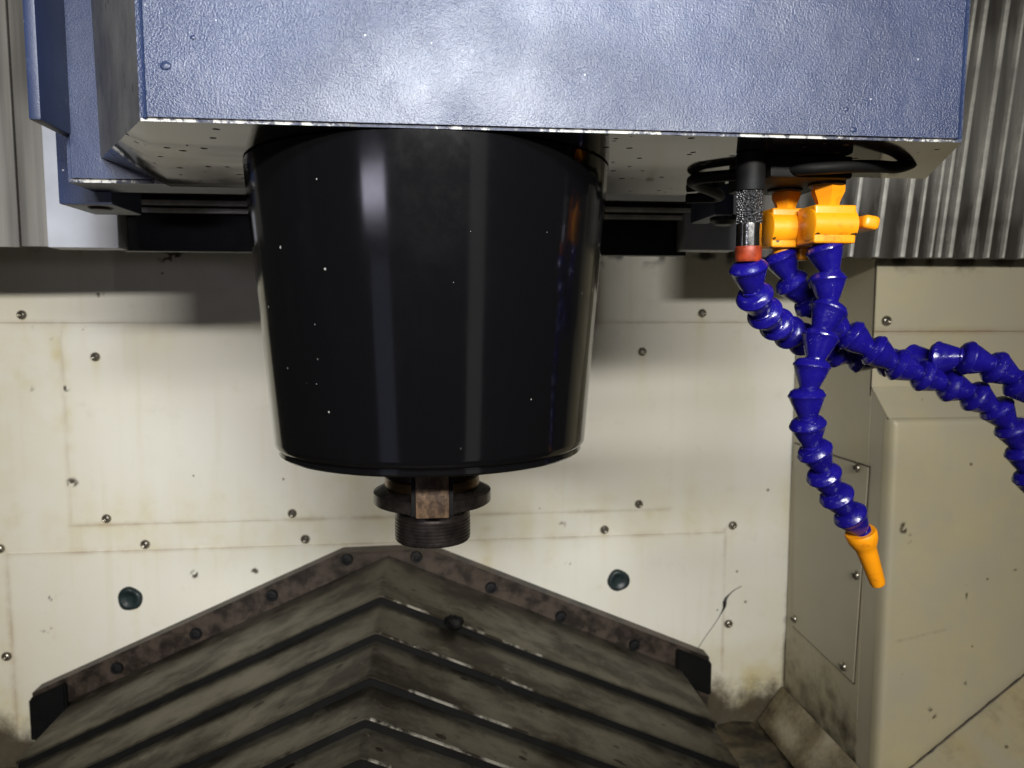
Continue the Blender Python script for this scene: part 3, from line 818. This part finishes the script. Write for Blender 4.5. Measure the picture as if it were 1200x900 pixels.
# a blister and a run in the paint
for px, py, r_ in ((194, 77, 0.0022), (226, 44, 0.0011), (992, 128, 0.0012), (1000, 152, 0.0015)):
    bm = bmesh.new(); bmesh.ops.create_icosphere(bm, subdivisions=3, radius=1)
    for v in bm.verts: v.co = Vector((v.co.x*r_, v.co.y*r_*0.30, v.co.z*r_*0.8))
    o = mesh_obj('paint_blister', bm, 'head', None, smooth=True); o.location = P(px, py, YF); attach(o, head)

# ================================================================== SPINDLE COVER (black cone)
SPX = P(506, 400, 0.408).x; SPY = 0.408
cov = thing('spindle_cover', (SPX, SPY, CAM.z-0.066), 'glossy black tapered spindle cover with dust specks and streaky reflections', 'spindle cover')
RT, RB = 0.0946, 0.0832
zt_, zb_ = HZ-0.0008, CAM.z-0.0668
bm = bmesh.new()
lathe(bm, [(RT, zt_), (RB+0.0003, zb_+0.004), (RB, zb_+0.0015), (RB-0.0010, zb_), (RB-0.0022, zb_-0.0004), (RB-0.0022, zb_-0.0010)], 128, (SPX, SPY, 0))
mesh_obj('cone_shell', bm, 'black', cov, smooth=45)
bm = bmesh.new()
lathe(bm, [(RB-0.0020, zb_-0.0011), (RB-0.0018, zb_-0.0030), (RB-0.0028, zb_-0.0040), (RB-0.012, zb_-0.0042), (0.033, zb_-0.0046)], 128, (SPX, SPY, 0))
mesh_obj('bottom_ring', bm, 'black', cov, smooth=45)
# ================================================================== TOOL HOLDER
TX = P(507, 590, 0.408).x
th = thing('tool_holder', (TX, SPY, CAM.z-0.118), 'short dark tool holder with grooved flange and threaded nose under the black cover', 'tool holder')
def tl(name, prof, mat, sm=40, seg=72):
    bm = bmesh.new(); lathe(bm, [(r*1.03, CAM.z+z*1.02-(0.0024 if z < -0.0699 else 0.0)) for r, z in prof], seg, (TX, SPY, 0)); return mesh_obj(name, bm, mat, th, smooth=sm)
tl('spindle_nose', [(0.0330, -0.0698), (0.0330, -0.0728), (0.0300, -0.0752), (0.0268, -0.0765)], 'toolsteel')
tl('flange', [(0.0262, -0.0766), (0.0268, -0.0770), (0.0268, -0.0812), (0.0250, -0.0826), (0.0245, -0.0872)], 'toolsteel', 30)
tl('groove', [(0.0247, -0.0826), (0.0252, -0.0835), (0.0254, -0.0868), (0.0250, -0.0880)], 'groove', 30)
tl('flange', [(0.0250, -0.0876), (0.0308, -0.0902), (0.0314, -0.0906), (0.0314, -0.0962), (0.0308, -0.0967), (0.0225, -0.0972)], 'toolsteel', 30)
tl('collar', [(0.0195, -0.0971), (0.0195, -0.1000), (0.0205, -0.1004)], 'rail')
prof = [(0.0180, -0.1003), (0.0198, -0.1004), (0.0202, -0.1010), (0.0202, -0.1035)]
for k in range(7):
    z = -0.1038-0.0018*k
    prof += [(0.0203, z), (0.0203, z-0.0010), (0.0197, z-0.0013), (0.0197, z-0.0016)]
prof += [(0.0202, -0.1166), (0.0196, -0.1176), (0.0120, -0.1177), (0.0115, -0.112)]
tl('nut', prof, 'toolsteel', 30)
kw = 0.0086
boxobj('key_slot', (TX-kw-0.0022, SPY-0.0331, CAM.z-0.1014), (TX+kw+0.0022, SPY-0.012, CAM.z-0.0790), 'rubber', th, 0.0004)
bm = bmesh.new(); box(bm, (TX-kw, SPY-0.0347, CAM.z-0.1022), (TX+kw, SPY-0.014, CAM.z-0.0782), 0.0012)
mesh_obj('drive_key', bm, 'key', th, smooth=30)

# ================================================================== COOLANT MANIFOLD, CABLE, VALVES
ZM = P(985, 209, 0.344).z
mf = thing('coolant_manifold', (P(985, 200, 0.34).x, 0.34, ZM), 'black coolant manifold bar under the right end of the blue head', 'manifold')
xm0, xm1 = P(903, 200, 0.344).x, P(1000, 195, 0.344).x
bm = bmesh.new(); box(bm, (xm0, 0.344, ZM), (xm1, 0.396, HZ-0.0005), 0.0015, 2)
mesh_obj('block', bm, 'rubber', mf, smooth=40)
for px, yy in ((969, 0.358), (920, 0.377)):
    bm = bmesh.new(); lathe(bm, [(0.0088, 0.002), (0.0088, -0.0012), (0.0080, -0.0018)], 24)
    o = mesh_obj('port', bm, 'blackmetal', None, smooth=40); o.location = (P(px, 212, yy).x, yy, ZM); attach(o, mf)
bm = bmesh.new()
cpts = [(C2.x-0.004, YA-0.010, HZ-0.0034), (C2.x+0.012, YA-0.024, HZ-0.0038), (0.140, 0.398, HZ-0.0036), (0.160, 0.372, HZ-0.0045)]
cpts += [P(925, 199, 0.347), P(962, 197, 0.3385), P(1000, 195, 0.3385), P(1030, 195, 0.345), P(1050, 196, 0.352), P(1066, 192, 0.362), P(1072, 186, 0.376)]
tube(bm, spline(cpts, 150), 0.0030, 12)
o = mesh_obj('black_cable', bm, 'rubber', None, smooth=True)
tag(o, 'black cable running slantwise along the underside and past the coolant manifold', 'cable')

def valve(px, py, Y, pw, ph, label, handle_dir, neck_px, s=1.0):
    c = P(px, py, Y); k = Y/FPX
    v = thing('coolant_valve', (c.x, Y, c.z-ph*k/2), label, 'valve', 'orange coolant valves under the head')
    hw, hh, hd = pw*k/2, ph*k/2, pw*k*0.42
    bm = bmesh.new(); box(bm, (c.x-hw, Y-hd, c.z-hh), (c.x+hw, Y+hd, c.z+hh), 0.0012, 3)
    mesh_obj('body', bm, 'orange', v, smooth=40)
    # barrel of the ball valve crossing the body
    bm = bmesh.new(); lathe(bm, [(hh*0.80, hw*1.06), (hh*0.86, hw*1.02), (hh*0.86, -hw*1.02), (hh*0.80, -hw*1.06)], 32)
    o = mesh_obj('barrel', bm, 'orange', None, smooth=40)
    o.matrix_basis = Matrix.Translation((c.x, Y-hd*0.34, c.z)) @ Matrix.Rotation(math.pi/2, 4, 'Y'); attach(o, v)
    # hexagonal neck going up to the manifold, wide at its top
    nt = ZM - (c.z+hh)
    bm = bmesh.new()
    nx = (neck_px-px)*k
    lathe(bm, [(hw*0.70, nt+0.003), (hw*0.76, nt-0.001), (hw*0.76, nt*0.62), (hw*0.54, nt*0.18), (hw*0.50, -0.002)], 8 if False else 6)
    o = mesh_obj('neck', bm, 'orange', None, smooth=25)
    o.matrix_basis = Matrix.Translation((c.x+nx, Y, c.z+hh)) @ Matrix.Rotation(0.25, 4, 'Z'); attach(o, v)
    # outlet spout
    bm = bmesh.new(); lathe(bm, [(hw*0.50, 0.001), (hw*0.50, -0.0035), (hw*0.44, -0.006)], 24)
    o = mesh_obj('outlet', bm, 'orange', None, smooth=40); o.location = (c.x, Y, c.z-hh); attach(o, v)
    if handle_dir:
        bm = bmesh.new(); lathe(bm, [(0.0022, 0.004), (0.0026, 0.001), (0.0026, -0.008), (0.0022, -0.009)], 20)
        st = mesh_obj('stem', bm, 'orange', None, smooth=40)
        st.matrix_basis = Matrix.Translation((c.x+hw+0.003, Y-hd*0.34, c.z+0.001)) @ Matrix.Rotation(math.pi/2, 4, 'Y'); attach(st, v)
        bm = bmesh.new(); box(bm, (-0.0042, -0.010, -0.0034), (0.0042, 0.006, 0.0034), 0.0026, 4)
        o = mesh_obj('handle', bm, 'orange', None, smooth=50)
        o.matrix_basis = Matrix.Translation((c.x+hw+0.0055, Y-hd*0.34-0.001, c.z+0.0005)) @ Matrix.Rotation(0.15, 4, 'Y'); attach(o, v)
    else:
        bm = bmesh.new(); box(bm, (-0.003, -0.004, -0.0055), (0.003, 0.004, 0.0055), 0.0015, 3)
        o = mesh_obj('handle', bm, 'orange', None, smooth=50)
        o.matrix_basis = Matrix.Translation((c.x+hw+0.001, Y+0.001, c.z-hh-0.0005)); attach(o, v)
    return v
valve(968, 265, 0.358, 52, 45, 'clean bright orange ball valve with a stub handle above the nozzle hose', True, 969)
valve(918, 269, 0.377, 46, 46, 'grimy darker orange ball valve next to the chrome fitting', False, 920)

# ================================================================== HOSES
HR = 0.0086
def seg_mesh():
    bm = bmesh.new(); R = HR
    # z runs downstream: socket bell first, then tapering to the ball neck
    prof = [(R*0.50, -0.0030), (R*0.72, -0.0027), (R*0.90, -0.0018), (R*0.99, -0.0004), (R*1.06, 0.0004), (R*1.06, 0.0012), (R*1.0, 0.0017), (R*0.90, 0.0042), (R*0.57, 0.0114), (R*0.53, 0.0120), (R*0.58, 0.0124), (R*0.58, 0.0130), (R*0.53, 0.0136), (R*0.53, 0.0165)]
    lathe(bm, [(r, z) for r, z in prof], 28)
    me = bpy.data.meshes.new('hose_segment'); bm.to_mesh(me); bm.free(); me.materials.append(M['hose'])
    for p_ in me.polygons: p_.use_smooth = True
    me.set_sharp_from_angle(angle=math.radians(33))
    return me
SEG = seg_mesh()
def nozzle_mesh():
    bm = bmesh.new(); R = HR
    prof = [(R*0.6, -0.002), (R*0.90, -0.002), (R*0.96, -0.0008), (R*0.90, 0.003), (R*0.76, 0.0062), (R*0.66, 0.0078), (R*0.62, 0.010), (R*0.47, 0.0300), (R*0.42, 0.0314), (R*0.28, 0.0315), (R*0.24, 0.028)]
    lathe(bm, prof, 32)
    me = bpy.data.meshes.new('nozzle'); bm.to_mesh(me); bm.free(); me.materials.append(M['orange'])
    for p_ in me.polygons: p_.use_smooth = True
    me.set_sharp_from_angle(angle=math.radians(60))
    return me
def chain(root, pts, pitch=0.0150, end=None, stop=None, jitter=0.10):
    d = spline(pts, 900)
    L = [0.0]
    for i in range(1, len(d)): L.append(L[-1]+(d[i]-d[i-1]).length)
    def at(s):
        s = min(max(s, 0), L[-1]-1e-6)
        j = int(np.searchsorted(L, s, side='right'))-1
        j = min(j, len(d)-2)
        return d[j].lerp(d[j+1], (s-L[j])/max(1e-9, L[j+1]-L[j]))
    s = 0.0; made = []
    while s < L[-1]-pitch*0.6:
        a, b = at(s), at(s+pitch)
        t = (b-a).normalized()
        t = (t + Vector((random.uniform(-1,1), random.uniform(-1,1), random.uniform(-1,1)))*jitter).normalized()
        q = Vector((0, 0, 1)).rotation_difference(t)
        o = bpy.data.objects.new('hose_segment', SEG); COL.objects.link(o)
        o.matrix_basis = Matrix.Translation(a) @ q.to_matrix().to_4x4() @ Matrix.Rotation(random.uniform(0, 6), 4, 'Z')
        attach(o, root); made.append(o)
        s += pitch
    if end:
        a = at(s); t = (at(L[-1])-at(L[-1]-pitch*1.0)).normalized()
        o = bpy.data.objects.new('nozzle', end); COL.objects.link(o)
        tt = end_dir if end_dir else t
        q = Vector((0, 0, 1)).rotation_difference(tt)
        o.matrix_basis = Matrix.Translation(a) @ q.to_matrix().to_4x4(); attach(o, root)
    return made

# hose with the nozzle
Y1 = 0.358
h1 = [(966,291,Y1),(970,330,Y1),(972,368,Y1-.001),(957,405,Y1-.003),(949,442,Y1-.004),(944,478,Y1-.004),(950,512,Y1-.003),(960,545,Y1),(975,573,Y1+.003),(991,596,Y1+.006),(1004,617,Y1+.008),(1010,628,Y1+.009)]
pts1 = [P(*q) for q in h1]
r1 = thing('coolant_hose', pts1[0], 'bright blue segmented coolant hose hanging down to an orange nozzle', 'hose', 'blue coolant hoses')
end_dir = (P(1033, 690, Y1+.012)-P(1012, 628, Y1+.009)).normalized()
chain(r1, pts1, 0.0151, nozzle_mesh())
end_dir = None
# hose from the grimy valve, passing behind the first and bending down at the right
Y2 = 0.379
h2 = [(914,300,Y2),(925,328,Y2),(946,352,Y2+.001),(970,372,Y2+.002),(990,388,Y2),(1018,406,Y2-.002),(1046,424,Y2-.004),(1078,438,Y2-.006),(1108,450,Y2-.008),(1138,462,Y2-.010),(1162,474,Y2-.010),(1180,492,Y2-.010),(1192,514,Y2-.010),(1202,540,Y2-.010),(1212,575,Y2-.010)]
pts2 = [P(*q) for q in h2]
r2 = thing('coolant_hose', pts2[0], 'dusty blue segmented hose from the grimy valve, drooping at its far end', 'hose', 'blue coolant hoses')
chain(r2, pts2, 0.0149)
# hose from the chrome fitting, passing behind both and rising out above the second
Y3 = 0.345
h3 = [(877,313,Y3),(882,342,Y3+.003),(897,368,Y3+.014),(922,388,Y3+.030),(950,402,Y3+.045),(985,414,Y3+.054),(1020,421,Y3+.054),(1052,424,Y3+.048),(1085,421,Y3+.036),(1115,419,Y3+.020),(1145,421,Y3+.016),(1172,434,Y3+.014),(1196,450,Y3+.012),(1225,476,Y3+.010)]
pts3 = [P(*q) for q in h3]
r3 = thing('coolant_hose', pts3[0], 'blue segmented hose from the black and chrome fitting with a red ring', 'hose', 'blue coolant hoses')
chain(r3, pts3, 0.0152)
# its fitting
kf = Y3/FPX
cx, cy = P(877, 290, Y3).x, Y3
def fit(name, prof, mat, sm=40, seg=32):
    bm = bmesh.new(); lathe(bm, prof, seg, (cx, cy, 0)); return mesh_obj(name, bm, mat, r3, smooth=sm)
zz = lambda py: P(877, py, Y3).z
fit('stand_pipe', [(0.0068, HZ-0.0006), (0.0068, zz(224))], 'rubber')
fit('coupling', [(0.0060, zz(223)), (0.0064, zz(226)), (0.0064, zz(261)), (0.0060, zz(263))], 'knurl', 25, 8)
fit('chrome_tube', [(0.0058, zz(262.5)), (0.0058, zz(289))], 'chrome')
fit('red_ring', [(0.0056, zz(288.5)), (0.0062, zz(290)), (0.0062, zz(304)), (0.0056, zz(307))], 'red')
